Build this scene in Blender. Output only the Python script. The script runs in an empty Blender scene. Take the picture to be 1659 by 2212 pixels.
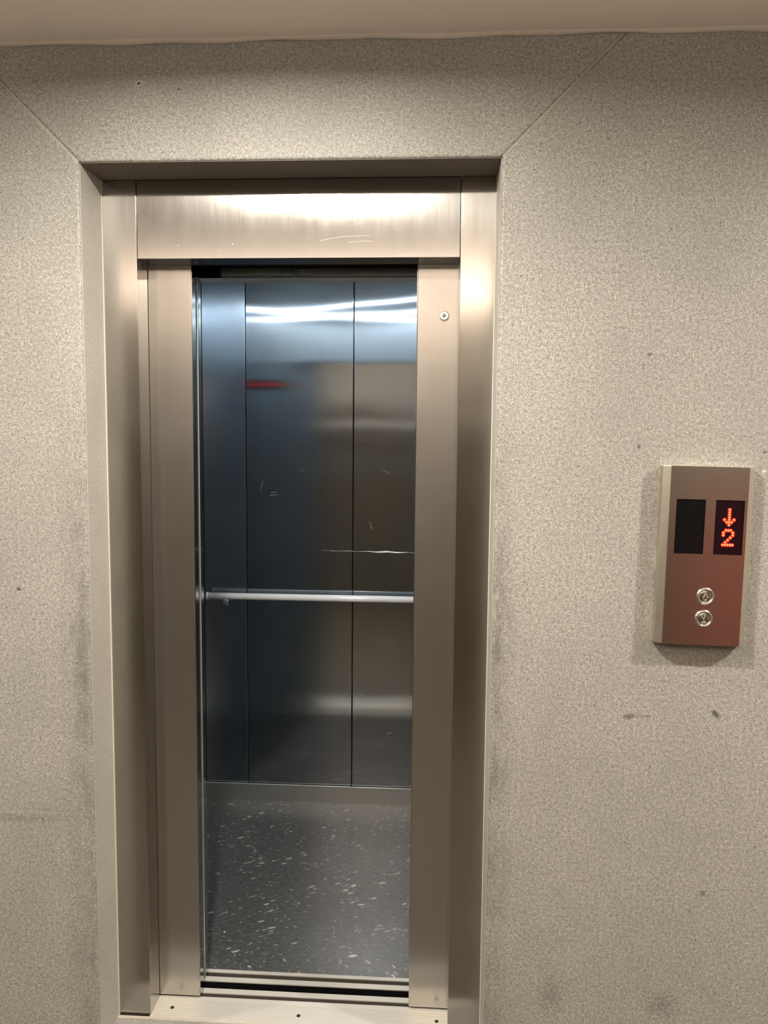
import bpy, bmesh, math, random
from mathutils import Vector, Matrix
random.seed(7)
C = bpy.context.scene.collection
PI = math.pi

# ------------------------------------------------------------------ helpers
def obj(name, bm, mat, parent=None, smooth=False, bevel=0.0, segs=2):
    me = bpy.data.meshes.new(name)
    bmesh.ops.recalc_face_normals(bm, faces=bm.faces[:])
    bm.to_mesh(me); bm.free()
    if isinstance(mat, (list, tuple)):
        for m in mat: me.materials.append(m)
    else:
        me.materials.append(mat)
    if smooth:
        for p in me.polygons: p.use_smooth = True
    o = bpy.data.objects.new(name, me); C.objects.link(o)
    if parent: o.parent = parent
    if bevel:
        b = o.modifiers.new('bevel', 'BEVEL'); b.width = bevel; b.segments = segs
        b.limit_method = 'ANGLE'; b.angle_limit = math.radians(40)
    return o

def empty(name, loc=(0, 0, 0)):
    o = bpy.data.objects.new(name, None); C.objects.link(o)
    o.location = loc; o.empty_display_size = .1
    return o

def tag(o, label, cat, group=None):
    o['label'] = label; o['category'] = cat
    if group: o['group'] = group
    return o

def struct(o):
    o['kind'] = 'structure'; return o

def box(bm, x0, x1, y0, y1, z0, z1, mi=0):
    vs = [bm.verts.new(p) for p in ((x0,y0,z0),(x1,y0,z0),(x1,y1,z0),(x0,y1,z0),
                                    (x0,y0,z1),(x1,y0,z1),(x1,y1,z1),(x0,y1,z1))]
    for f in ((0,3,2,1),(4,5,6,7),(0,1,5,4),(1,2,6,5),(2,3,7,6),(3,0,4,7)):
        fc = bm.faces.new([vs[i] for i in f]); fc.material_index = mi
    return bm

def nb(*a, **k):
    bm = bmesh.new(); box(bm, *a, **k); return bm

def prism(bm, pts, axis, a, b, mi=0):
    """pts: 2D outline, extruded along axis from a to b"""
    def P(p, t):
        if axis == 'x': return (t, p[0], p[1])
        if axis == 'y': return (p[0], t, p[1])
        return (p[0], p[1], t)
    A = [bm.verts.new(P(p, a)) for p in pts]; B = [bm.verts.new(P(p, b)) for p in pts]
    n = len(pts)
    f = [bm.faces.new(A), bm.faces.new(B[::-1])]
    for i in range(n):
        f.append(bm.faces.new((A[i], B[i], B[(i+1) % n], A[(i+1) % n])))
    for q in f: q.material_index = mi
    return bm

def lathe_y(bm, prof, cx, cz, n=48, mi=0):
    """revolve (radius, y) profile about the y axis through cx, cz"""
    rings = []
    for r, y in prof:
        if r < 1e-6: rings.append([bm.verts.new((cx, y, cz))])
        else: rings.append([bm.verts.new((cx+r*math.cos(2*PI*i/n), y, cz+r*math.sin(2*PI*i/n))) for i in range(n)])
    for a, b in zip(rings, rings[1:]):
        for i in range(n):
            j = (i+1) % n
            if len(a) == 1 and len(b) == 1: continue
            if len(a) == 1: f = bm.faces.new((a[0], b[i], b[j]))
            elif len(b) == 1: f = bm.faces.new((a[i], b[0], a[j]))
            else: f = bm.faces.new((a[i], b[i], b[j], a[j]))
            f.material_index = mi
    return bm

def lathe_z(bm, prof, cx, cy, n=48, mi=0):
    rings = []
    for r, z in prof:
        if r < 1e-6: rings.append([bm.verts.new((cx, cy, z))])
        else: rings.append([bm.verts.new((cx+r*math.cos(2*PI*i/n), cy+r*math.sin(2*PI*i/n), z)) for i in range(n)])
    for a, b in zip(rings, rings[1:]):
        for i in range(n):
            j = (i+1) % n
            if len(a) == 1: f = bm.faces.new((a[0], b[i], b[j]))
            elif len(b) == 1: f = bm.faces.new((a[i], b[0], a[j]))
            else: f = bm.faces.new((a[i], b[i], b[j], a[j]))
            f.material_index = mi
    return bm

def tube(bm, pts, r, n=20, mi=0):
    """round tube through points (list of Vector)"""
    pts = [Vector(p) for p in pts]; rings = []
    for k, p in enumerate(pts):
        d = (pts[min(k+1, len(pts)-1)] - pts[max(k-1, 0)]).normalized()
        u = d.cross(Vector((0, 0, 1)))
        if u.length < 1e-4: u = d.cross(Vector((0, 1, 0)))
        u.normalize(); v = d.cross(u)
        rings.append([bm.verts.new(p + r*(math.cos(2*PI*i/n)*u + math.sin(2*PI*i/n)*v)) for i in range(n)])
    for a, b in zip(rings, rings[1:]):
        for i in range(n):
            f = bm.faces.new((a[i], b[i], b[(i+1) % n], a[(i+1) % n])); f.material_index = mi
    bm.faces.new(rings[0]); bm.faces.new(rings[-1][::-1])
    return bm

def stroke(bm, p, q, w, y0, y1):
    """raised bar between two xz points"""
    p, q = Vector(p), Vector(q); d = (q-p).normalized()*.5*w; nrm = Vector((-d.y, d.x))
    prism(bm, [tuple(p-d-nrm), tuple(q+d-nrm), tuple(q+d+nrm), tuple(p-d+nrm)], 'y', y0, y1)

# ------------------------------------------------------------------ materials
class NT:
    def __init__(s, name):
        s.m = bpy.data.materials.new(name); s.m.use_nodes = True
        s.t = s.m.node_tree; s.b = s.t.nodes['Principled BSDF']
        s.tc = s.t.nodes.new('ShaderNodeTexCoord')
    def n(s, typ, **k):
        x = s.t.nodes.new('ShaderNode'+typ)
        for a, v in k.items():
            if a.startswith('i_'):
                key = a[2:]
                x.inputs[int(key) if key.isdigit() else key.replace('_', ' ')].default_value = v
            else: setattr(x, a, v)
        return x
    def l(s, a, b): s.t.links.new(a, b)
    def mapping(s, scale=(1,1,1), rot=(0,0,0), loc=(0,0,0)):
        m = s.n('Mapping'); m.inputs['Scale'].default_value = scale
        m.inputs['Rotation'].default_value = rot; m.inputs['Location'].default_value = loc
        s.l(s.tc.outputs['Object'], m.inputs['Vector']); return m.outputs[0]
    def noise(s, vec, scale, detail=3, rough=.5):
        x = s.n('TexNoise'); x.inputs['Scale'].default_value = scale
        x.inputs['Detail'].default_value = detail; x.inputs['Roughness'].default_value = rough
        s.l(vec, x.inputs['Vector']); return x.outputs['Fac']
    def ramp(s, fac, stops):
        r = s.n('ValToRGB'); e = r.color_ramp.elements
        while len(e) < len(stops): e.new(.5)
        for q, (p, c) in zip(e, stops):
            q.position = p; q.color = (c, c, c, 1) if isinstance(c, (int, float)) else (*c, 1)
        s.l(fac, r.inputs['Fac']); return r.outputs['Color']
    def math(s, op, a, b=None, clamp=False):
        x = s.n('Math', operation=op, use_clamp=clamp)
        for i, v in enumerate((a, b)):
            if v is None: continue
            if isinstance(v, (int, float)): x.inputs[i].default_value = v
            else: s.l(v, x.inputs[i])
        return x.outputs[0]
    def mix(s, fac, a, b, mode='MIX'):
        x = s.n('Mix', data_type='RGBA', blend_type=mode)
        for i, v in ((0, fac), (6, a), (7, b)):
            if isinstance(v, (int, float)): x.inputs[i].default_value = v
            elif isinstance(v, tuple): x.inputs[i].default_value = (*v, 1)
            else: s.l(v, x.inputs[i])
        return x.outputs[2]
    def bump(s, h, strength=.2, dist=.001):
        b = s.n('Bump'); b.inputs['Strength'].default_value = strength; b.inputs['Distance'].default_value = dist
        s.l(h, b.inputs['Height']); s.l(b.outputs[0], s.b.inputs['Normal'])
    def set(s, **k):
        for a, v in k.items():
            inp = s.b.inputs[a.replace('_', ' ')]
            if isinstance(v, tuple) and len(v) == 3: v = (*v, 1)
            if isinstance(v, (int, float, tuple)): inp.default_value = v
            else: s.l(v, inp)

def srgb(r, g, b):
    f = lambda c: (c/255)/12.92 if c/255 <= .04045 else ((c/255+.055)/1.055)**2.4
    return (f(r), f(g), f(b))

def granite(name, lo, mid, hi, stains=True):
    t = NT(name); v = t.mapping()
    fine = t.noise(v, 300, 4, .80)
    med = t.noise(v, 120, 4, .65)
    big = t.noise(v, 3.2, 4, .55)
    sm = t.noise(v, 14, 3, .6)
    g = t.math('ADD', t.math('MULTIPLY', fine, .72), t.math('MULTIPLY', med, .28))
    col = t.ramp(g, [(.36, lo), (.50, mid), (.64, hi)])
    # cloudy variation of the stone
    col = t.mix(t.math('MULTIPLY', t.ramp(big, [(.35, 0), (.7, 1)]), .30), col, tuple(c*.62 for c in mid), 'MIX')
    col = t.mix(t.math('MULTIPLY', t.ramp(sm, [(.45, 0), (.75, 1)]), .16), col, tuple(c*.6 for c in mid), 'MIX')
    # bright mica grains
    vo = t.n('TexVoronoi', feature='F1'); vo.inputs['Scale'].default_value = 95; t.l(v, vo.inputs['Vector'])
    wn = t.n('TexWhiteNoise'); t.l(vo.outputs['Position'], wn.inputs['Vector'])
    sp = t.math('MULTIPLY', t.math('LESS_THAN', vo.outputs['Distance'], .13), t.math('GREATER_THAN', wn.outputs['Value'], .93))
    col = t.mix(t.math('MULTIPLY', sp, .6), col, (.85, .82, .76))
    dk = t.math('MULTIPLY', t.math('LESS_THAN', vo.outputs['Distance'], .20), t.math('LESS_THAN', wn.outputs['Value'], .05))
    col = t.mix(t.math('MULTIPLY', dk, .55), col, tuple(c*.3 for c in lo))
    if stains:
        sx = t.n('SeparateXYZ'); t.l(t.tc.outputs['Object'], sx.inputs[0])
        X, Z = sx.outputs[0], sx.outputs[2]
        warp = t.math('MULTIPLY', t.math('SUBTRACT', t.noise(v, 60, 3, .6), .5), 1.1)
        def spot(cx, cz, rx, rz, rot, c, a, soft=.6):
            nonlocal col
            ca, sa = math.cos(rot), math.sin(rot)
            dx = t.math('SUBTRACT', X, cx); dz = t.math('SUBTRACT', Z, cz)
            u = t.math('DIVIDE', t.math('ADD', t.math('MULTIPLY', dx, ca), t.math('MULTIPLY', dz, sa)), rx)
            w = t.math('DIVIDE', t.math('SUBTRACT', t.math('MULTIPLY', dz, ca), t.math('MULTIPLY', dx, sa)), rz)
            d = t.math('ADD', t.math('SQRT', t.math('ADD', t.math('MULTIPLY', u, u), t.math('MULTIPLY', w, w))), warp)
            f = t.math('MULTIPLY', t.math('DIVIDE', t.math('SUBTRACT', 1.0, d), soft, True), a)
            col = t.mix(f, col, c)
        br = (.030, .022, .020)
        spot(1.349, .994, .022, .009, 0, (.06, .04, .035), .6)
        spot(1.385, .996, .035, .005, 0, (.08, .055, .05), .35)
        spot(1.566, 1.006, .019, .009, -.8, br, .75)
        spot(.0903, 2.5774, .0105, .0065, .6, (.55, .50, .43), .9, .2)
        spot(.0903, 2.5774, .0068, .0032, .6, (.012, .01, .009), .95, .3)
        spot(.190, 2.561, .0035, .0035, 0, br, .8)
        spot(-.2605, 1.295, .008, .006, -.6, br, .85)
        spot(1.552, .526, .010, .010, 0, br, .5)
        spot(1.367, 1.914, .010, .005, .3, br, .55)
        spot(1.352, 1.885, .004, .014, 0, br, .35)
        spot(1.3475, 1.686, .005, .009, 0, br, .7)
        spot(1.6545, 1.628, .007, .006, 0, (.75, .68, .60), .7)
        spot(1.655, 1.675, .008, .004, 0, br, .7)
        spot(1.17, .22, .05, .07, 0, br, .30, 1.0)
        spot(1.46, .21, .06, .05, 0, br, .30, 1.0)
        spot(-.285, 2.405, .006, .05, -.5, (.07, .045, .035), .45, .8)
        spot(-.29, .66, .16, .016, 0, br, .28, 1.0)
        # grime that hands and cleaning left along both edges of the opening
        hz = t.math('MULTIPLY', t.ramp(t.math('DIVIDE', Z, 2.7), [(.0, .55), (.2, .75), (.46, 1), (.60, .35), (.72, 0)]), 1.0)
        nn = t.ramp(t.noise(t.mapping((1, 1, .35)), 26, 4, .7), [(.34, 0), (.62, 1)])
        eR = t.math('SUBTRACT', 1.0, t.math('DIVIDE', t.math('ABSOLUTE', t.math('SUBTRACT', X, 1.005)), .055), True)
        eL = t.math('SUBTRACT', 1.0, t.math('DIVIDE', t.math('ABSOLUTE', t.math('SUBTRACT', X, -.085)), .075), True)
        e = t.math('MULTIPLY', t.math('MULTIPLY', t.math('MAXIMUM', eR, eL), hz), nn)
        col = t.mix(t.math('MULTIPLY', e, .55, True), col, (.060, .050, .036))
        # worn skin grime ring round the call panel
        px = t.math('DIVIDE', t.math('SUBTRACT', t.math('ABSOLUTE', t.math('SUBTRACT', X, 1.510)), .105), .05)
        pz = t.math('DIVIDE', t.math('SUBTRACT', t.math('ABSOLUTE', t.math('SUBTRACT', Z, 1.40)), .17), .08)
        pd = t.math('SUBTRACT', 1.0, t.math('MAXIMUM', px, pz), True)
        col = t.mix(t.math('MULTIPLY', t.math('MULTIPLY', pd, nn), .45, True), col, (.07, .055, .04))
    t.set(Base_Color=col, Roughness=t.ramp(fine, [(.3, .48), (.7, .68)]))
    t.b.inputs['Specular IOR Level'].default_value = .45
    t.bump(g, .35, .0012)
    return t.m

def steel(name, col, rough, brush='x', aniso=.0, streak=.12, warp=.0, bscale=1.0, smudge=.1, bump=1, smear=None):
    """brushed stainless; brush = axis the scratches run along"""
    t = NT(name); metal = 1.0
    s = {'x': (.6, 60, 60), 'z': (60, 60, .6), 'y': (60, .6, 60)}[brush]
    v = t.mapping(tuple(c*bscale for c in s))
    fine = t.noise(v, 9, 3, .7)
    v2 = t.mapping({'x': (1.2, 14, 14), 'z': (14, 14, 1.2), 'y': (14, 1.2, 14)}[brush])
    wide = t.noise(v2, 3, 3, .6)
    sm = t.noise(t.mapping(), 4.5, 5, .6)
    r = t.math('ADD', rough, t.math('MULTIPLY', t.math('SUBTRACT', fine, .5), streak))
    r = t.math('ADD', r, t.math('MULTIPLY', t.math('SUBTRACT', wide, .5), streak*.8))
    r = t.math('ADD', r, t.math('MULTIPLY', t.math('SUBTRACT', sm, .5), smudge), True)
    c = t.mix(t.math('MULTIPLY', t.ramp(sm, [(.4, 0), (.75, 1)]), .25), col, tuple(x*.78 for x in col))
    c = t.mix(t.math('MULTIPLY', t.ramp(fine, [(.45, 0), (.7, 1)]), .03), c, tuple(x*.7 for x in col))
    # fine random scratches
    t.set(Base_Color=c, Metallic=1.0, Roughness=r)
    h = fine
    if warp:
        lw = t.noise(t.mapping((1.0, 1.0, 1.3)), 2.6, 1, .4)
        b0 = t.n('Bump'); b0.inputs['Strength'].default_value = 1; b0.inputs['Distance'].default_value = warp
        t.l(lw, b0.inputs['Height'])
        b1 = t.n('Bump'); b1.inputs['Strength'].default_value = .03; b1.inputs['Distance'].default_value = .0004
        t.l(h, b1.inputs['Height']); t.l(b0.outputs[0], b1.inputs['Normal'])
        t.l(b1.outputs[0], t.b.inputs['Normal'])
    elif bump:
        t.bump(h, .04, .0004)
    if aniso:
        t.b.inputs['Anisotropic'].default_value = aniso
        tn = t.n('CombineXYZ')          # highlights smear across the brushing
        for i_, v_ in enumerate(smear or {'z': (1, 0, 0), 'x': (0, 0, 1), 'y': (1, 0, 0)}[brush]): tn.inputs[i_].default_value = v_
        t.l(tn.outputs[0], t.b.inputs['Tangent'])
    return t.m

def plain(name, col, rough=.6, metal=0, spec=.5, bump=0, bs=200):
    t = NT(name)
    f = t.noise(t.mapping(), 6, 4, .6)
    c = t.mix(t.math('MULTIPLY', t.ramp(f, [(.35, 0), (.7, 1)]), .22), col, tuple(x*.8 for x in col))
    t.set(Base_Color=c, Roughness=rough, Metallic=metal)
    t.b.inputs['Specular IOR Level'].default_value = spec
    if bump: t.bump(t.noise(t.mapping(), bs, 3, .6), bump, .001)
    return t.m

def emit(name, col, strength, base=(.02, .02, .02)):
    t = NT(name); t.set(Base_Color=base, Emission_Color=col, Emission_Strength=strength, Roughness=.4); return t.m

M = {}
M['granite'] = granite('granite', (.085, .080, .070), (.312, .302, .270), (.65, .632, .58))
M['floor_stone'] = granite('floor_granite', (.13, .125, .115), (.26, .25, .23), (.42, .40, .37), stains=False)
M['floor_brown'] = granite('floor_brown_tile', (.025, .020, .012), (.050, .040, .026), (.09, .075, .05), stains=False)
M['steel'] = steel('brushed_steel', (.48, .462, .43), .21, 'z', aniso=.82, streak=.04)
M['steel_lintel'] = steel('brushed_steel_lintel', (.47, .458, .435), .165, 'z', aniso=.88, streak=.05)
M['steel_leaf'] = steel('brushed_steel_leaf', (.47, .452, .42), .22, 'x', aniso=.5, streak=.05, bump=0)
M['steel_leaf'].node_tree.nodes['Principled BSDF'].inputs['Metallic'].default_value = .95
M['edge'] = steel('polished_edge_steel', (.42, .44, .42), .12, 'z', streak=.05)
M['car_steel'] = steel('car_panel_steel', (.40, .43, .46), .115, 'x', aniso=.97, smear=(1, 0, 0), streak=.02, warp=.0012, smudge=.06)
M['car_steel_soft'] = steel('car_panel_steel_soft', (.40, .45, .50), .19, 'x', streak=.04, warp=.0012, smudge=.10)
M['car_steel_plain'] = steel('car_trim_steel', (.46, .47, .47), .25, 'x', streak=.08)
M['chrome'] = steel('rail_steel', (1.0, 1.0, 1.0), .16, 'x', streak=.04, bump=0)
M['chrome'].node_tree.nodes['Principled BSDF'].inputs['Metallic'].default_value = .12
M['aluminium'] = steel('sill_aluminium', (.60, .575, .52), .42, 'x', streak=.10)
M['aluminium'].node_tree.nodes['Principled BSDF'].inputs['Metallic'].default_value = .35
M['return_steel'] = steel('car_return_steel', (.62, .67, .70), .36, 'x')
M['return_steel'].node_tree.nodes['Principled BSDF'].inputs['Metallic'].default_value = .7
M['kick'] = steel('kick_plate_steel', (.72, .72, .69), .36, 'x')
M['header_steel'] = steel('car_header_steel', (.88, .93, .94), .45, 'x')
M['header_steel'].node_tree.nodes['Principled BSDF'].inputs['Metallic'].default_value = .6
M['dark_metal'] = plain('dark_metal', (.02, .019, .018), .5, .6)
M['track'] = plain('track_grey', (.11, .10, .085), .5, .3)
M['void'] = plain('shaft_black', (.004, .004, .004), .9, 0, .1)
M['reveal'] = granite('reveal_granite_lit', (.30, .285, .25), (.425, .405, .36), (.56, .535, .48), stains=False)  # stone colour lightened to stand in for stronger lamplight on the reveals
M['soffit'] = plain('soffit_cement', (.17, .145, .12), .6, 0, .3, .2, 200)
M['joint'] = plain('mortar_joint', (.40, .375, .32), .8, 0, .2, .5)
M['caulk'] = plain('caulk_bead', (.64, .575, .49), .7, 0, .3, .4, 60)
M['ceiling'] = plain('ceiling_paint', (.95, .855, .77), .75, 0, .25, .1, 90)
M['wall'] = plain('wall_paint', (.30, .275, .235), .7, 0, .3)
M['wall_back'] = plain('wall_paint_upper', (.09, .084, .072), .7, 0, .3)
M['wall_dark'] = plain('wall_paint_dark', (.085, .072, .052), .7, 0, .3)
M['red'] = plain('red_paint', (.40, .10, .075), .5, 0, .4)
M['panel'] = steel('call_panel_steel', (.58, .55, .50), .23, 'x', streak=.02, bump=0)
M['panel_side'] = steel('call_panel_side_steel', (.72, .66, .55), .38, 'z', streak=.08)
M['glass_black'] = plain('display_black', (.004, .0045, .005), .18, 0, .25)
M['glass_red'] = plain('display_dark_red', (.010, .003, .005), .18, 0, .25)
M['led'] = emit('led_orange', (1.0, .17, .04), 3.2)
M['halo'] = emit('led_bloom_red', (1.0, .010, .003), .8)
M['button'] = steel('button_steel', (.62, .58, .52), .18, 'x', streak=.04, bump=0)
M['button_ring'] = steel('button_ring_steel', (.88, .85, .80), .20, 'x', streak=.03, bump=0)
M['engrave'] = steel('engraved_steel', (.88, .84, .78), .45, 'x', streak=.03)
M['red_bar'] = emit('indicator_red', (1.0, .03, .015), .9)
M['scratch'] = plain('bare_scratch', (.74, .70, .62), .5, .3)
M['lens'] = emit('downlight_lens', (1.0, .86, .68), 12)
M['white_metal'] = plain('white_metal', (.8, .78, .74), .5)
M['strip'] = emit('car_light_strip', (.80, .91, 1.0), 13)
M['crumb'] = plain('crumb', (.55, .22, .10), .8)
M['paper'] = plain('paper', (.8, .8, .76), .8)

def car_floor_mat(name, rot):
    t = NT(name)
    v0 = t.mapping(rot=(0, 0, rot))
    # bend the flow of the flecks a little
    nv = t.n('TexNoise'); nv.inputs['Scale'].default_value = 5; t.l(v0, nv.inputs['Vector'])
    mx = t.n('Mix', data_type='VECTOR'); mx.inputs[0].default_value = .06
    t.l(v0, mx.inputs[4]); t.l(nv.outputs['Color'], mx.inputs[5])
    cl = t.noise(t.mapping(), 5.5, 3, .6)
    ed = t.noise(t.mapping(), 160, 3, .7)
    dens = t.ramp(cl, [(.3, .45), (.65, 1.15)])
    def flecks(scale, cut, gain, lo, mid, hi):
        sc = t.n('VectorMath', operation='MULTIPLY'); sc.inputs[1].default_value = scale
        t.l(mx.outputs[1], sc.inputs[0])
        vo = t.n('TexVoronoi', feature='F1'); vo.inputs['Scale'].default_value = 1.0; t.l(sc.outputs[0], vo.inputs['Vector'])
        wn = t.n('TexWhiteNoise'); t.l(vo.outputs['Position'], wn.inputs['Vector'])
        size = t.math('MULTIPLY', t.math('MULTIPLY', t.math('SUBTRACT', wn.outputs['Value'], cut), gain), dens)
        d = t.math('ADD', vo.outputs['Distance'], t.math('MULTIPLY', t.math('SUBTRACT', ed, .5), .8))
        f = t.math('DIVIDE', t.math('SUBTRACT', size, d), .16, True)
        return f, t.ramp(wn.outputs['Value'], [(.6, lo), (.88, mid), (1.0, hi)])
    f1, tone1 = flecks((30, 82, 1), .50, .95, (.10, .105, .10), (.20, .205, .19), (.46, .46, .42))
    f2, tone2 = flecks((70, 150, 1), .35, .75, (.09, .093, .088), (.15, .155, .145), (.30, .30, .28))
    m = t.noise(t.mapping((1, 2.2, 1), rot=(0, 0, rot)), 45, 4, .7)
    base = t.ramp(m, [(.3, (.034, .036, .036)), (.7, (.085, .088, .086))])
    col = t.mix(f1, t.mix(f2, base, tone2), tone1)
    t.set(Base_Color=col, Roughness=.26); t.b.inputs['Specular IOR Level'].default_value = .5
    t.bump(ed, .15, .0006)
    return t.m
M['vinyl'] = car_floor_mat('speckled_vinyl', -.45)
M['vinyl2'] = car_floor_mat('speckled_vinyl_strip', .9)

# ------------------------------------------------------------------ key dimensions (metres)
GL, GR, GT, CT = -.069, .994, 2.390, 2.677      # granite opening, ceiling height
D1, D2 = .134, .215                            # steel face, door leaf face
JL, JR, LB = .027, .900, 2.181
CB = 1.558                                     # back panels of the car
CXL, CXR, CC = -.215, 1.142, 2.405

# ------------------------------------------------------------------ granite wall
wall = struct(empty('wall_front', (0, 0, 0)))
J = .0022
XR, XL = 4.2, -3.2
dz = CT-GT
# header slab with 45 degree mitres
s = bmesh.new(); prism(s, [(GL+J, GT), (GR-J, GT), (GR+dz-J, CT), (GL-dz+J, CT)], 'y', 0, D1+.03)
o = obj('granite_header_slab', s, M['granite'], wall, bevel=.0065, segs=3)
s = bmesh.new(); prism(s, [(GR, 0), (XR, 0), (XR, CT), (GR+dz+J, CT), (GR, GT+J)], 'y', 0, D1+.03)
obj('granite_side_slab', s, M['granite'], wall, bevel=.0065, segs=3)
s = bmesh.new(); prism(s, [(GL, 0), (GL, GT+J), (GL-dz-J, CT), (XL, CT), (XL, 0)], 'y', 0, D1+.03)
obj('granite_side_slab', s, M['granite'], wall, bevel=.0065, segs=3)
for sx, x0 in ((1, GR), (-1, GL)):
    s = bmesh.new(); w = J*1.6
    prism(s, [(x0-sx*0, GT+.0), (x0+sx*w, GT), (x0+sx*(dz+w), CT), (x0+sx*(dz-w), CT), (x0, GT+w)], 'y', .0012, D1)
    obj('mortar_joint', s, M['joint'], wall)
# pale sealant strips where steel meets stone
for x0, x1 in ((GL-.0005, GL+.0035), (GR-.0035, GR+.0005)):
    obj('sealant_strip', nb(x0, x1, D1-.004, D1+.001, 0, GT), M['caulk'], wall)
obj('reveal_lit_facing', nb(GL, GL+.0018, .005, D1-.004, 0, GT), M['reveal'], wall)  # thin added facing whose paler colour carries the extra lamplight
obj('reveal_lit_facing', nb(GR-.0018, GR, .005, D1-.004, 0, GT), M['reveal'], wall)
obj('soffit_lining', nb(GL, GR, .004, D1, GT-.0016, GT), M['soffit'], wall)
# masonry behind, closing the shaft front
bm = bmesh.new()
box(bm, XL, GL-.0005, D1+.03, D1+.06, 0, CT); box(bm, GR+.0005, XR, D1+.03, D1+.06, 0, CT)
box(bm, GL-.0005, GR+.0005, D1+.03, D1+.06, GT+.01, CT)
obj('masonry', bm, M['void'], wall)

# ------------------------------------------------------------------ rest of the landing
RY = -3.6
struct(obj('floor', nb(XL, XR, RY, .0, -.05, 0), M['floor_brown']))
threshold = struct(obj('trim_1', nb(GL, GR, 0, D1-.006, -.05, .0005), M['floor_stone']))
struct(obj('ceiling', nb(XL, XR, RY, .06, CT, CT+.08), M['ceiling']))
struct(obj('wall_left', nb(XL-.05, XL, RY, 0, 0, CT), M['wall']))
struct(obj('wall_right', nb(XR, XR+.05, RY, 0, 0, CT), M['wall']))
struct(obj('wall_back', nb(XL, XR, RY-.05, RY, 0, CT), M['wall_back']))
struct(obj('trim_6', nb(XL, XR, RY, RY+.012, 0, 1.30), M['wall_dark']))
# thick uneven plaster bead along the ceiling joint
bm = bmesh.new()
N = 220; prev = None
for i in range(N+1):
    x = XL+(XR-XL)*i/N
    h = .0075+.0018*math.sin(x*9.1)+.0015*math.sin(x*23+1)+random.uniform(-.0008, .0008)
    d = .011+.002*math.sin(x*13)
    ring = [bm.verts.new((x, 0.001, CT-h)), bm.verts.new((x, -.004, CT-h*.95)), bm.verts.new((x, -d, CT-.002)), bm.verts.new((x, -d, CT+.002)), bm.verts.new((x, .001, CT+.002))]
    if prev:
        for k in range(5): bm.faces.new((prev[k], ring[k], ring[(k+1) % 5], prev[(k+1) % 5]))
    prev = ring
struct(obj('trim_2', bm, M['caulk'], smooth=True))
# the red lower door behind the photographer, seen only as a blurred reflection in the call panel
d = struct(empty('door_1', (3.2, RY, 0)))
obj('door_leaf', nb(-.55, .55, 0, .045, .0, 1.35), M['red'], d)
obj('door_frame', nb(-.6, .6, 0, .03, 1.35, 2.1), M['wall'], d)

# recessed ceiling downlights of the landing
LY = -.86
lights = [(.40, 'recessed ceiling downlight in front of the lift opening'),
          (2.85, 'recessed ceiling downlight right of the call panel'),
          (-2.05, 'recessed ceiling downlight at the left end of the landing')]
for k, (lx, lab) in enumerate(lights):
    r = tag(empty('ceiling_downlight', (lx, LY, CT)), lab, 'light', 'ceiling downlights on the landing')
    bm = bmesh.new()
    lathe_z(bm, [(.050, .0), (.052, -.004), (.066, -.004), (.070, -.001), (.070, .0)], 0, 0)
    obj('trim_ring', bm, M['white_metal'], r, smooth=True)
    bm = bmesh.new(); lathe_z(bm, [(0, -.002), (.050, -.002)], 0, 0)
    obj('lens', bm, M['lens'], r)
    ld = bpy.data.lights.new('downlight', 'AREA'); ld.shape = 'DISK'; ld.size = .095
    ld.energy = (60, 77, 60)[k]; ld.color = (1.0, .93, .825); ld.spread = math.radians(171)
    lo = bpy.data.objects.new('lamp', ld); C.objects.link(lo); lo.parent = r; lo.location = (0, 0, -.006)

# added fill lamp, unseen behind the viewer, to brighten ceiling and wall top
ul = tag(empty('added_fill_uplight', (.7, -3.0, 1.90)), 'added unseen fill uplight, long and slim, hanging over the landing behind the viewer', 'light')
bm = bmesh.new(); prism(bm, [(-.05, 0), (-.035, -.05), (.035, -.05), (.05, 0), (.044, 0), (.03, -.042), (-.03, -.042), (-.044, 0)], 'x', -1.9, 1.9)
obj('trough', bm, M['white_metal'], ul)
for hx in (-1.5, 0, 1.5):
    bm = bmesh.new(); tube(bm, [(hx, 0, -.04), (hx, 0, CT-1.90)], .003, 8); obj('hanger_rod', bm, M['white_metal'], ul)
ld = bpy.data.lights.new('uplight', 'AREA'); ld.shape = 'RECTANGLE'; ld.size = 3.7; ld.size_y = .05
ld.energy = 140; ld.color = (1.0, .89, .79)
lo = bpy.data.objects.new('lamp', ld); C.objects.link(lo); lo.parent = ul; lo.location = (0, 0, -.012); lo.rotation_euler = (PI, 0, 0)

# ------------------------------------------------------------------ steel surround of the lift entrance
fr = tag(empty('elevator_door_frame', ((JL+JR)/2, D1, 0)), 'brushed stainless steel door surround set back inside the grey granite opening', 'door frame')
def P(o, par):  # keep world placement while parenting to an empty
    o.location = -par.location; return o
for a, b, inner, sgn in ((GL+.001, JL, JL, 1), (JR, GR-.001, JR, -1)):
    bm = bmesh.new(); box(bm, a, b, D1, D2-.004, -.02, GT-.002)
    P(obj('jamb', bm, M['steel'], fr, bevel=.0012), fr)
P(obj('lintel', nb(JL+.0012, JR-.0012, D1+.001, D2-.004, LB, GT-.0022), M['steel_lintel'], fr, bevel=.001), fr)
# black track housing hidden behind the surround
bm = bmesh.new(); box(bm, GL-.35, GR+.35, D1+.07, .285, LB+.010, GT+.2)
box(bm, GL-.35, JL-.02, D2+.036, D2+.06, -.1, LB+.012); box(bm, JR+.02, GR+.35, D2+.036, D2+.06, -.1, LB+.012)
P(obj('track_housing', bm, M['void'], fr), fr)

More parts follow.
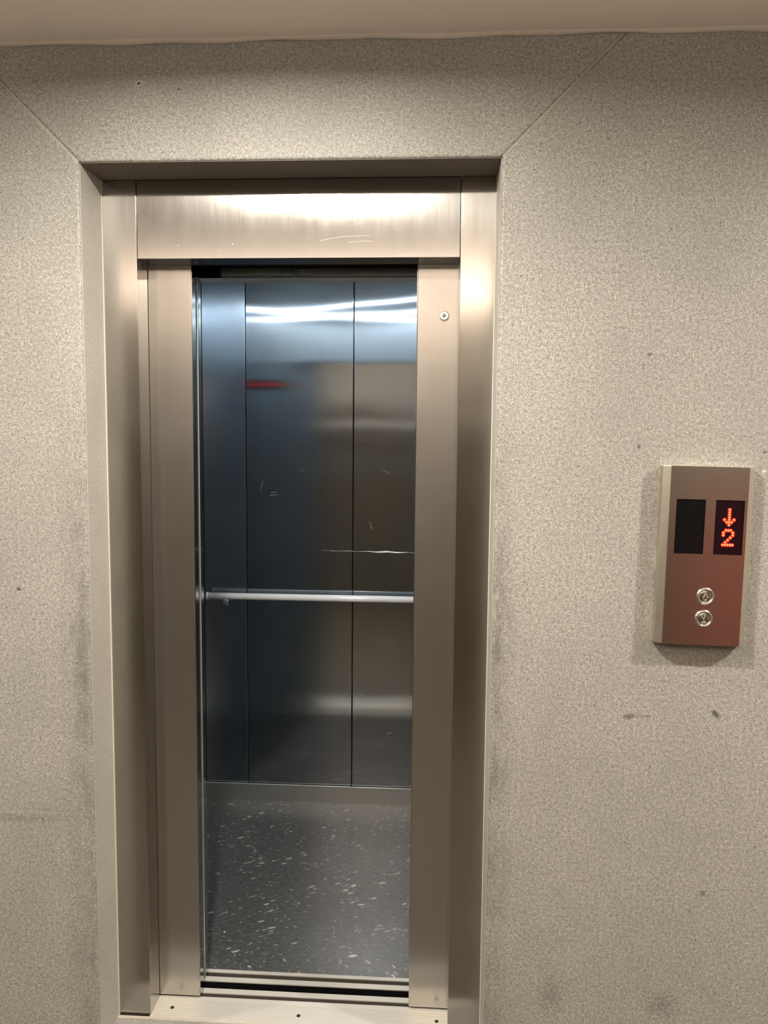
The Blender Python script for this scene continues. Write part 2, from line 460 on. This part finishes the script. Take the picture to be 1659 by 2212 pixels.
def lintel_marks():
    for px_, pz_, rr in ((.1401, 2.2162, .0016), (.2894, 2.2189, .0018), (.2514, 2.2021, .0013), (.078, 2.262, .001), (.181, 2.208, .001), (.33, 2.207, .001)):
        bm = bmesh.new(); lathe_y(bm, [(0, D1+.0004), (rr, D1+.0009), (rr*1.1, D1+.0013)], px_, pz_, 10); P(obj('dent', bm, M['scratch'], fr), fr)
    for ln in ([(.5248, 2.2259), (.556, 2.2325), (.5868, 2.2364), (.625, 2.2385), (.6609, 2.2395)], [(.6237, 2.2684), (.6484, 2.273)],
               [(.60, 2.222), (.638, 2.2245), (.67, 2.224)], [(.735, 2.1880), (.76, 2.1900), (.7783, 2.1945)]):
        bm = bmesh.new()
        for p_, q_ in zip(ln, ln[1:]): stroke(bm, p_, q_, .0004, D1+.00092, D1+.0013)
        P(obj('scratch', bm, M['scratch'], fr), fr)
lintel_marks()

# landing door leaves, partly open
def leaf(x0, x1, edge_side, lab):
    cx = (x0+x1)/2
    r = tag(empty('elevator_door', (cx, D2, 0)), lab, 'elevator door', 'landing door leaves')
    P(obj('door_panel', nb(x0, x1, D2, D2+.032, .0085, LB+.006), M['steel_leaf'], r, bevel=.0018), r)
    xe = x1 if edge_side > 0 else x0
    P(obj('edge_strip', nb(min(xe, xe+edge_side*.0012), max(xe, xe+edge_side*.0012), D2+.003, D2+.036, .010, LB+.004), M['edge'], r), r)
    bm = bmesh.new()
    for gx in (x0+.06, x1-.06): box(bm, gx-.02, gx+.02, D2+.009, D2+.020, -.012, .010)
    P(obj('guide_shoe', bm, M['dark_metal'], r), r)
    return r
Lleaf = leaf(-.37, .1505, 1, 'left steel sliding door leaf, plain, partly retracted behind the left jamb')
Rleaf = leaf(.7865, 1.30, -1, 'right steel sliding door leaf with a round keyhole near its top')
bm = bmesh.new()
kx, kz = .8615, 2.0407
lathe_y(bm, [(.0, D2-.0022), (.0045, D2-.0022), (.0052, D2-.003), (.0105, D2-.0026), (.0135, D2-.0005), (.0138, D2+.0005)], kx, kz, 40)
esc = P(obj('keyhole_plate', bm, M['engrave'], Rleaf, smooth=True), Rleaf)
esc['label'] = 'bright round keyhole plate'
bm = bmesh.new()
prism(bm, [(kx-.0042, kz-.0012), (kx+.0030, kz+.0022), (kx+.0042, kz+.0002), (kx-.002, kz-.003)], 'y', D2-.0036, D2-.0015)
k = obj('key_slot', bm, M['void'], esc)

# ------------------------------------------------------------------ sills
def sill_profile(ys):  # ys: list of (y, z) top profile, closed below
    return ys + [(ys[-1][0], -.03), (ys[0][0], -.03)]
prof = [(D1-.008, .001)]
y = D1-.006
for i in range(8):                       # fine ribs of the tread
    prof += [(y, .0022), (y+.0085, .0022), (y+.0088, .0012), (y+.0098, .0012)]; y += .0100
prof += [(.216, .0024), (.2215, .0024), (.2218, -.022), (.2385, -.022), (.2388, .0024), (.2600, .0024)]
bm = bmesh.new(); prism(bm, sill_profile(prof), 'x', GL+.02 if False else JL-.002, JR+.002)
sill = obj('landing_sill', bm, M['aluminium'])
tag(sill, 'worn ribbed aluminium door sill on the landing side of the black gap', 'door sill')
for i, (sx, sy) in enumerate(((.080, .169), (.462, .1617), (.869, .168))):
    bm = bmesh.new(); lathe_z(bm, [(.0022, -.001), (.0052, -.001), (.0056, .0032), (0, .0034)], sx, sy, 20)
    obj('screw_head', bm, M['dark_metal'], sill)
bm = bmesh.new(); box(bm, JL, JR, .2368, .2386, -.021, .0005); box(bm, JL, JR, .2218, .2368, -.0215, -.0190)
obj('groove_track', bm, M['track'], sill)
# pale lip of mortar along the front edge of the sill
bm = bmesh.new(); N = 60; prev = None
for i in range(N+1):
    x = GL+(GR-GL)*i/N; w = .006+random.uniform(0, .003)
    ring = [bm.verts.new((x, D1-.0065, .0005)), bm.verts.new((x, D1-.0065, .0030)), bm.verts.new((x, D1-.0065-w, .0008)), bm.verts.new((x, D1-.0065-w, .0003))]
    if prev:
        for k in range(4): bm.faces.new((prev[k], ring[k], ring[(k+1) % 4], prev[(k+1) % 4]))
    prev = ring
struct(obj('trim_3', bm, M['joint']))

bm = bmesh.new()
pr = [(.2925, .0024), (.3135, .0024), (.3138, -.020), (.3335, -.020), (.3338, .0024), (.3480, .0024)]
prism(bm, sill_profile(pr), 'x', JL-.05, JR+.05)
csill = obj('car_sill', bm, M['aluminium'])
bm = bmesh.new(); box(bm, JL-.05, JR+.05, .3318, .3336, -.020, .0005); box(bm, JL-.05, JR+.05, .3138, .3318, -.0205, -.018)
obj('groove_track', bm, M['track'], csill)
obj('apron', nb(JL-.05, JR+.05, .2912, .2926, -.60, -.0005), M['void'], csill)
tag(csill, 'narrow grooved aluminium sill at the edge of the lift car floor', 'door sill')
# shaft below the gap
struct(obj('trim_4', nb(-.6, 1.5, D1+.02, .36, -1.2, -.9), M['void']))
bm = bmesh.new(); box(bm, -.6, 1.5, D1+.01, D1+.03, -.9, -.031); box(bm, -.6, 1.5, .335, .36, -.9, -.031)
struct(obj('trim_5', bm, M['void']))

# ------------------------------------------------------------------ car doors
def car_leaf(x0, x1, lab):
    r = tag(empty('car_door', ((x0+x1)/2, .318, 0)), lab, 'elevator door', 'lift car door leaves')
    P(obj('door_panel', nb(x0, x1, .302, .331, .0085, 2.168), M['return_steel'], r, bevel=.0015), r)
    xe = x1 if x0 < 0 else x0; e = 1 if x0 < 0 else -1
    P(obj('edge_strip', nb(min(xe, xe+e*.001), max(xe, xe+e*.001), .303, .330, .010, 2.166), M['edge'], r), r)
    return r
car_leaf(-.40, .1425, 'inner steel car door leaf, only its thin polished edge showing behind the left landing door')
car_leaf(.790, 1.33, 'inner steel car door leaf hidden behind the right landing door with the keyhole')

# ------------------------------------------------------------------ lift car
car = tag(empty('elevator_car', ((CXL+CXR)/2, .95, 0)), 'lift car with dark stainless steel panels, handrail and black speckled floor', 'elevator')
s1, s2 = -.0145, .478
for a, b in ((CXL, s1-.0012), (s1+.0012, s2-.0012), (s2+.0012, CXR)):
    P(obj('back_panel', nb(a, b, CB, CB+.02, .082, CC), M['car_steel_soft' if a == CXL else 'car_steel'], car, bevel=.0022), car)
P(obj('back_panel_seam', nb(CXL, CXR, CB+.008, CB+.022, .05, CC), M['void'], car), car)
for sx, x in ((-1, CXL), (1, CXR)):
    bm = bmesh.new(); ys = [.40, .80, 1.18, CB-.001]
    for a, b in zip(ys, ys[1:]): box(bm, x if sx > 0 else x-.02, x+.02 if sx > 0 else x, a+.001, b-.001, .0, CC)
    P(obj('side_panel', bm, M['car_steel'], car), car)
# front returns and header
bm = bmesh.new(); box(bm, CXL, .02, .37, .40, 0, CC); box(bm, .905, CXR, .37, .40, 0, CC)
P(obj('front_return', bm, M['return_steel'], car), car)
P(obj('front_header', nb(CXL, CXR, .345, .401, 2.171, CC), M['header_steel'], car, bevel=.001), car)
P(obj('door_header_plate', nb(.212, 1.1, .298, .332, 2.1705, 2.30), M['car_steel_plain'], car, bevel=.0012), car)
P(obj('header_shade_sheet', nb(-.35, 1.3, .333, .344, 2.1725, 2.40), M['void'], car), car)  # near-black sheet: shadow on the header front, put into its colour
# small red lit indicator over the buttons inside the car (seen mirrored in the back wall)
dp = P(obj('car_display', nb(-.210, -.040, .4012, .4045, 2.005, 2.060), M['glass_black'], car), car)
obj('display_bar', nb(-.200, -.070, .4045, .4055, 2.026, 2.042), M['red_bar'], dp)
# long shallow dent above the handrail
bm = bmesh.new(); N = 46; prev = None
for i in range(N+1):
    t_ = i/N; x = .335+(.765-.335)*t_
    h = .0003+.0042*max(0, math.sin((t_-.45)*PI/.5))**1.5*(t_ > .45)*(t_ < .95)+.0007*abs(math.sin(t_*17))*(t_ > .1)
    zc = 1.196-.004*t_+.0012*math.sin(t_*29)
    ring = [bm.verts.new((x, CB+.0004, zc-h)), bm.verts.new((x, CB-.0012-.0010*abs(math.sin(t_*40)), zc)), bm.verts.new((x, CB+.0004, zc+h))]
    if prev:
        for k in range(3): bm.faces.new((prev[k], ring[k], ring[(k+1) % 3], prev[(k+1) % 3]))
    prev = ring
P(obj('dent_crease', bm, M['chrome'], car, smooth=True), car)
# fine scratches in the back panels
def scratches(name, lines, y, w, parent):
    for ln in lines:
        bm = bmesh.new()
        for p_, q_ in zip(ln, ln[1:]): stroke(bm, p_, q_, w, y-.00015, y+.0002)
        P(obj(name, bm, M['scratch'], parent), parent)
scratches('scratch', [[(.050, 1.4675), (.0575, 1.490), (.061, 1.510)], [(.095, 1.4467), (.112, 1.4480), (.131, 1.4515)], [(.100, 1.458), (.122, 1.463)],
    [(.5535, 1.3297), (.562, 1.318), (.558, 1.309), (.5707, 1.3002)], [(.2384, 1.5607), (.2554, 1.563)], [(.6087, 1.5689), (.628, 1.562), (.6446, 1.5483)],
    [(.6429, .3386), (.6645, .3437)], [(.52, .52), (.527, .515)]], CB, .0009, car)
# skirting, floor, ceiling
P(obj('kick_plate', nb(CXL, CXR, CB-.012, CB+.0, .0, .080), M['kick'], car, bevel=.001), car)
P(obj('car_floor', nb(CXL, CXR, .430, CB+.02, -.02, .0006), M['vinyl'], car), car)
P(obj('car_floor_strip', nb(CXL, CXR, .3482, .4298, -.02, .0005), M['vinyl2'], car), car)
P(obj('car_ceiling', nb(CXL-.02, CXR+.02, .37, CB+.02, CC, CC+.02), M['car_steel_plain'], car), car)
# slim light strips crossing the ceiling
def strip(pts, w):
    bm = bmesh.new(); prev = None
    pts = [Vector(p) for p in pts]
    for k, p in enumerate(pts):
        d = (pts[min(k+1, len(pts)-1)]-pts[max(k-1, 0)]).normalized(); n = Vector((-d.y, d.x))*w*.5
        ring = [bm.verts.new((*(p-n), CC-.005)), bm.verts.new((*(p+n), CC-.005)), bm.verts.new((*(p+n), CC+.001)), bm.verts.new((*(p-n), CC+.001))]
        if prev:
            for q in range(4): bm.faces.new((prev[q], ring[q], ring[(q+1) % 4], prev[(q+1) % 4]))
        else: bm.faces.new(ring)
        prev = ring
    bm.faces.new(prev)
    P(obj('light_strip', bm, M['strip'], car), car)
strip([(-.205, .850), (.10, .700), (.368, .575), (.728, .490), (1.12, .445)], .050)
strip([(-.205, .455), (.25, .590), (.734, .772), (1.12, .910)], .028)
strip([(-.02, .760), (.1445, .838), (.741, 1.142), (1.05, 1.30)], .022)
# handrail along the back wall
RZ, RYY, RR = .985, 1.505, .0155
bm = bmesh.new()
tube(bm, [(CXL+.03, RYY, RZ), (CXR-.03, RYY, RZ)], RR, 28)
rail = P(obj('handrail', bm, M['chrome'], car, smooth=True), car)
for bx in (-.115, 1.02):
    bm = bmesh.new()
    tube(bm, [(bx, RYY, RZ-.010), (bx, RYY+.004, RZ-.030), (bx, RYY+.018, RZ-.040), (bx, CB, RZ-.040)], .005, 12)
    lathe_y(bm, [(0, CB-.005), (.016, CB-.004), (.018, CB)], bx, RZ-.040, 24)
    obj('rail_bracket', bm, M['car_steel_plain'], rail, smooth=True)
for bx in (CXL+.03, CXR-.03):
    bm = bmesh.new(); tube(bm, [(bx-.004, RYY, RZ), (bx+.004, RYY, RZ)], RR*1.12, 28)
    obj('rail_end_cap', bm, M['chrome'], rail, smooth=True)

# ------------------------------------------------------------------ call panel
PX, PZ0, PZ1 = 1.5100, 1.1945, 1.6390
cp = tag(empty('call_panel', (PX, 0, (PZ0+PZ1)/2)), 'brushed steel lift call panel with red lit floor display on the granite wall', 'call panel')
cp.rotation_euler = (0, math.radians(.9), 0)
mid = (PZ0+PZ1)/2
def Q(o):
    o.location = (-PX, 0, -mid); return o
W2 = .1105; FY = -.034
# body: side walls and the two chamfers
bm = bmesh.new()
prism(bm, [(PX-W2, .0), (PX-W2, -.022), (PX-W2+.016, FY+.001), (PX+W2-.016, FY+.001), (PX+W2, -.022), (PX+W2, 0)], 'z', PZ0, PZ1)
Q(obj('housing', bm, M['panel_side'], cp, bevel=.0006))
# faceplate with two openings
wins = [(1.4325, 1.5030, 1.4235, 1.5585), (1.5275, 1.5968, 1.4225, 1.5575)]
x0, x1 = PX-W2+.0165, PX+W2-.0165
bm = bmesh.new()
xs = [x0, wins[0][0], wins[0][1], wins[1][0], wins[1][1], x1]; zs = [PZ0, 1.423, 1.558, PZ1]
for i in range(5):
    for j in range(3):
        if j == 1 and i in (1, 3): continue
        box(bm, xs[i], xs[i+1], FY-.002, FY+.001, zs[j], zs[j+1])
bmesh.ops.remove_doubles(bm, verts=bm.verts[:], dist=1e-6)
# drop faces shared by neighbouring boxes
dup = {}
for f in bm.faces: dup.setdefault(tuple(sorted(v.index for v in f.verts)), []).append(f)
bm.verts.index_update(); dup = {}
for f in bm.faces: dup.setdefault(tuple(sorted(v.index for v in f.verts)), []).append(f)
bmesh.ops.delete(bm, geom=[f for l in dup.values() if len(l) > 1 for f in l], context='FACES')
plate = Q(obj('faceplate', bm, M['panel'], cp))
for i, (a, b, c, d_) in enumerate(wins):
    w = Q(obj('display_window', nb(a, b, FY+.0005, FY+.0012, 1.423, 1.558), M['glass_black' if i == 0 else 'glass_red'], cp))
    w['label'] = 'blank black display window' if i == 0 else 'display window lit with a red down arrow and digit 2'
arrow = [(2, r) for r in range(7)] + [(0, 4), (4, 4), (1, 5), (3, 5)]
two = [(1,0),(2,0),(3,0),(0,1),(4,1),(0,2),(4,2),(3,3),(2,4),(1,5),(0,6),(1,6),(2,6),(3,6),(4,6)]
def dots(name, cells, cx, ztop, px_, pz_):
    bm = bmesh.new(); hb = bmesh.new()
    for c, r in cells:
        X_ = cx+(c-2)*px_; Z_ = ztop-r*pz_
        lathe_y(bm, [(0, FY-.0011), (.0018, FY-.0009), (.0026, FY+.0002)], X_, Z_, 12)
        lathe_y(hb, [(0, FY+.0001), (.0050, FY+.0001)], X_, Z_, 12)  # flat glowing discs that draw the bloom round each dot
    o = Q(obj(name, bm, M['led'], cp))
    h = obj(name+'_glow', hb, M['halo'], o)
    return o
dots('arrow_symbol', arrow, 1.5622, 1.5346, .0057, .0062)
dots('digit_symbol', two, 1.5615, 1.4835, .0057, .0060)
# push buttons
def button(name, bx, bz, up):
    bm = bmesh.new()
    F = FY-.002
    lathe_y(bm, [(.0158, F-.0005), (.0165, F-.0045), (.0190, F-.0052), (.0212, F-.0035), (.0222, F)], bx, bz, 64)
    ring = Q(obj('call_button', bm, M['button_ring'], cp, smooth=True))
    ring['label'] = 'up call button' if up else 'down call button'
    bm = bmesh.new(); lathe_y(bm, [(0, F-.0030), (.0130, F-.0030), (.0158, F-.0014), (.0160, F)], bx, bz, 64)
    obj('button_cap', bm, M['button'], ring, smooth=True)
    bm = bmesh.new(); a, b = F-.0042, F-.0028
    if up:
        stroke(bm, (bx-.0065, bz-.0035), (bx, bz+.0080), .0018, a, b); stroke(bm, (bx+.0065, bz-.0035), (bx, bz+.0080), .0018, a, b)
        stroke(bm, (bx-.0065, bz-.0035), (bx-.0035, bz-.0022), .0016, a, b); stroke(bm, (bx+.0065, bz-.0035), (bx+.0035, bz-.0022), .0016, a, b)
    else:
        stroke(bm, (bx-.0070, bz+.0085), (bx-.0005, bz-.0040), .0018, a, b); stroke(bm, (bx+.0022, bz+.0100), (bx-.0005, bz-.0040), .0018, a, b)
    obj('arrow_mark', bm, M['engrave'], ring)
    bm = bmesh.new()
    cells = [(0, 0), (1.5, 0), (2.3, 0), (.2, -1.6), (1.7, -.8), (1.5, -1.6)] if up else [(-.8, 0), (.1, -.5), (-.2, -1.5), (1.1, 0), (2, .1), (2.9, 0), (1.0, -1.1), (2.2, -1.3)]
    for cx_, cz_ in cells:
        px2 = bx-.0035+cx_*.0028; pz2 = bz-.0078+cz_*.0024
        lathe_y(bm, [(0, F-.0046), (.0009, F-.0042), (.0013, F-.0028)], px2, pz2, 12)
    obj('braille_dots', bm, M['button_ring'], ring)
button('call_button', 1.5150, 1.3180, True)
button('call_button', 1.5142, 1.2620, False)
# faint maker's mark low on the plate, too worn to read
bm = bmesh.new(); xx = 1.560
for w_ in (.004, .003, .006, .005, .002, .007, .004):
    box(bm, xx, xx+w_, FY-.0022, FY-.0019, 1.2035, 1.2055+random.choice((.001, .002))); xx += w_+.0018
Q(obj('worn_lettering', bm, M['panel'], cp))

# ------------------------------------------------------------------ small litter
bm = bmesh.new()
pts = [(-.0045, -.003, 0), (.006, -.001, 0), (.001, .004, 0), (-.003, .002, .005), (.004, .0, .0045), (0, -.002, .006)]
vs = [bm.verts.new(p) for p in pts]; bmesh.ops.convex_hull(bm, input=vs)
o = tag(obj('leaf_fragment', bm, M['crumb']), 'tiny orange-brown leaf crumb lying on the car sill edge', 'crumb'); o.location = (.431, .352, .0009)
bm = bmesh.new()
vs = [bm.verts.new(p) for p in [(-.003, -.002, 0), (.003, -.0015, 0), (.002, .003, 0), (-.002, .001, .003), (.002, 0, .003)]]; bmesh.ops.convex_hull(bm, input=vs)
o = tag(obj('paper_scrap', bm, M['paper']), 'tiny white speck of litter on the left of the dark car floor', 'litter'); o.location = (.140, .541, .0007)

# ------------------------------------------------------------------ world, camera
w = bpy.data.worlds.new('world'); bpy.context.scene.world = w; w.use_nodes = True
w.node_tree.nodes['Background'].inputs[0].default_value = (0, 0, 0, 1)

f, yaw, pitch, roll = 1699.58, .0588, -.0871, .0087
cy, sy, cpi, sp = math.cos(yaw), math.sin(yaw), math.cos(pitch), math.sin(pitch)
fwd = Vector((-sy*cpi, cy*cpi, sp)); right = Vector((cy, sy, 0)); up = right.cross(fwd)
r2 = math.cos(roll)*right+math.sin(roll)*up; u2 = -math.sin(roll)*right+math.cos(roll)*up
cam = bpy.data.cameras.new('camera'); co = bpy.data.objects.new('camera', cam); C.objects.link(co)
m = Matrix.Identity(4)
for i in range(3): m[i][0] = r2[i]; m[i][1] = u2[i]; m[i][2] = -fwd[i]
m[0][3], m[1][3], m[2][3] = .8296, -2.0058, 1.6891
co.matrix_world = m
cam.sensor_fit = 'HORIZONTAL'; cam.sensor_width = 36; cam.lens = f*36/1659; cam.clip_start = .05
sc = bpy.context.scene; sc.camera = co
sc.view_settings.view_transform = 'Standard'; sc.view_settings.look = 'None'
sc.view_settings.exposure = 0.0; sc.view_settings.gamma = 1; sc.view_settings.use_curve_mapping = False
sc.cycles.max_bounces = 10; sc.cycles.glossy_bounces = 8; sc.cycles.diffuse_bounces = 5
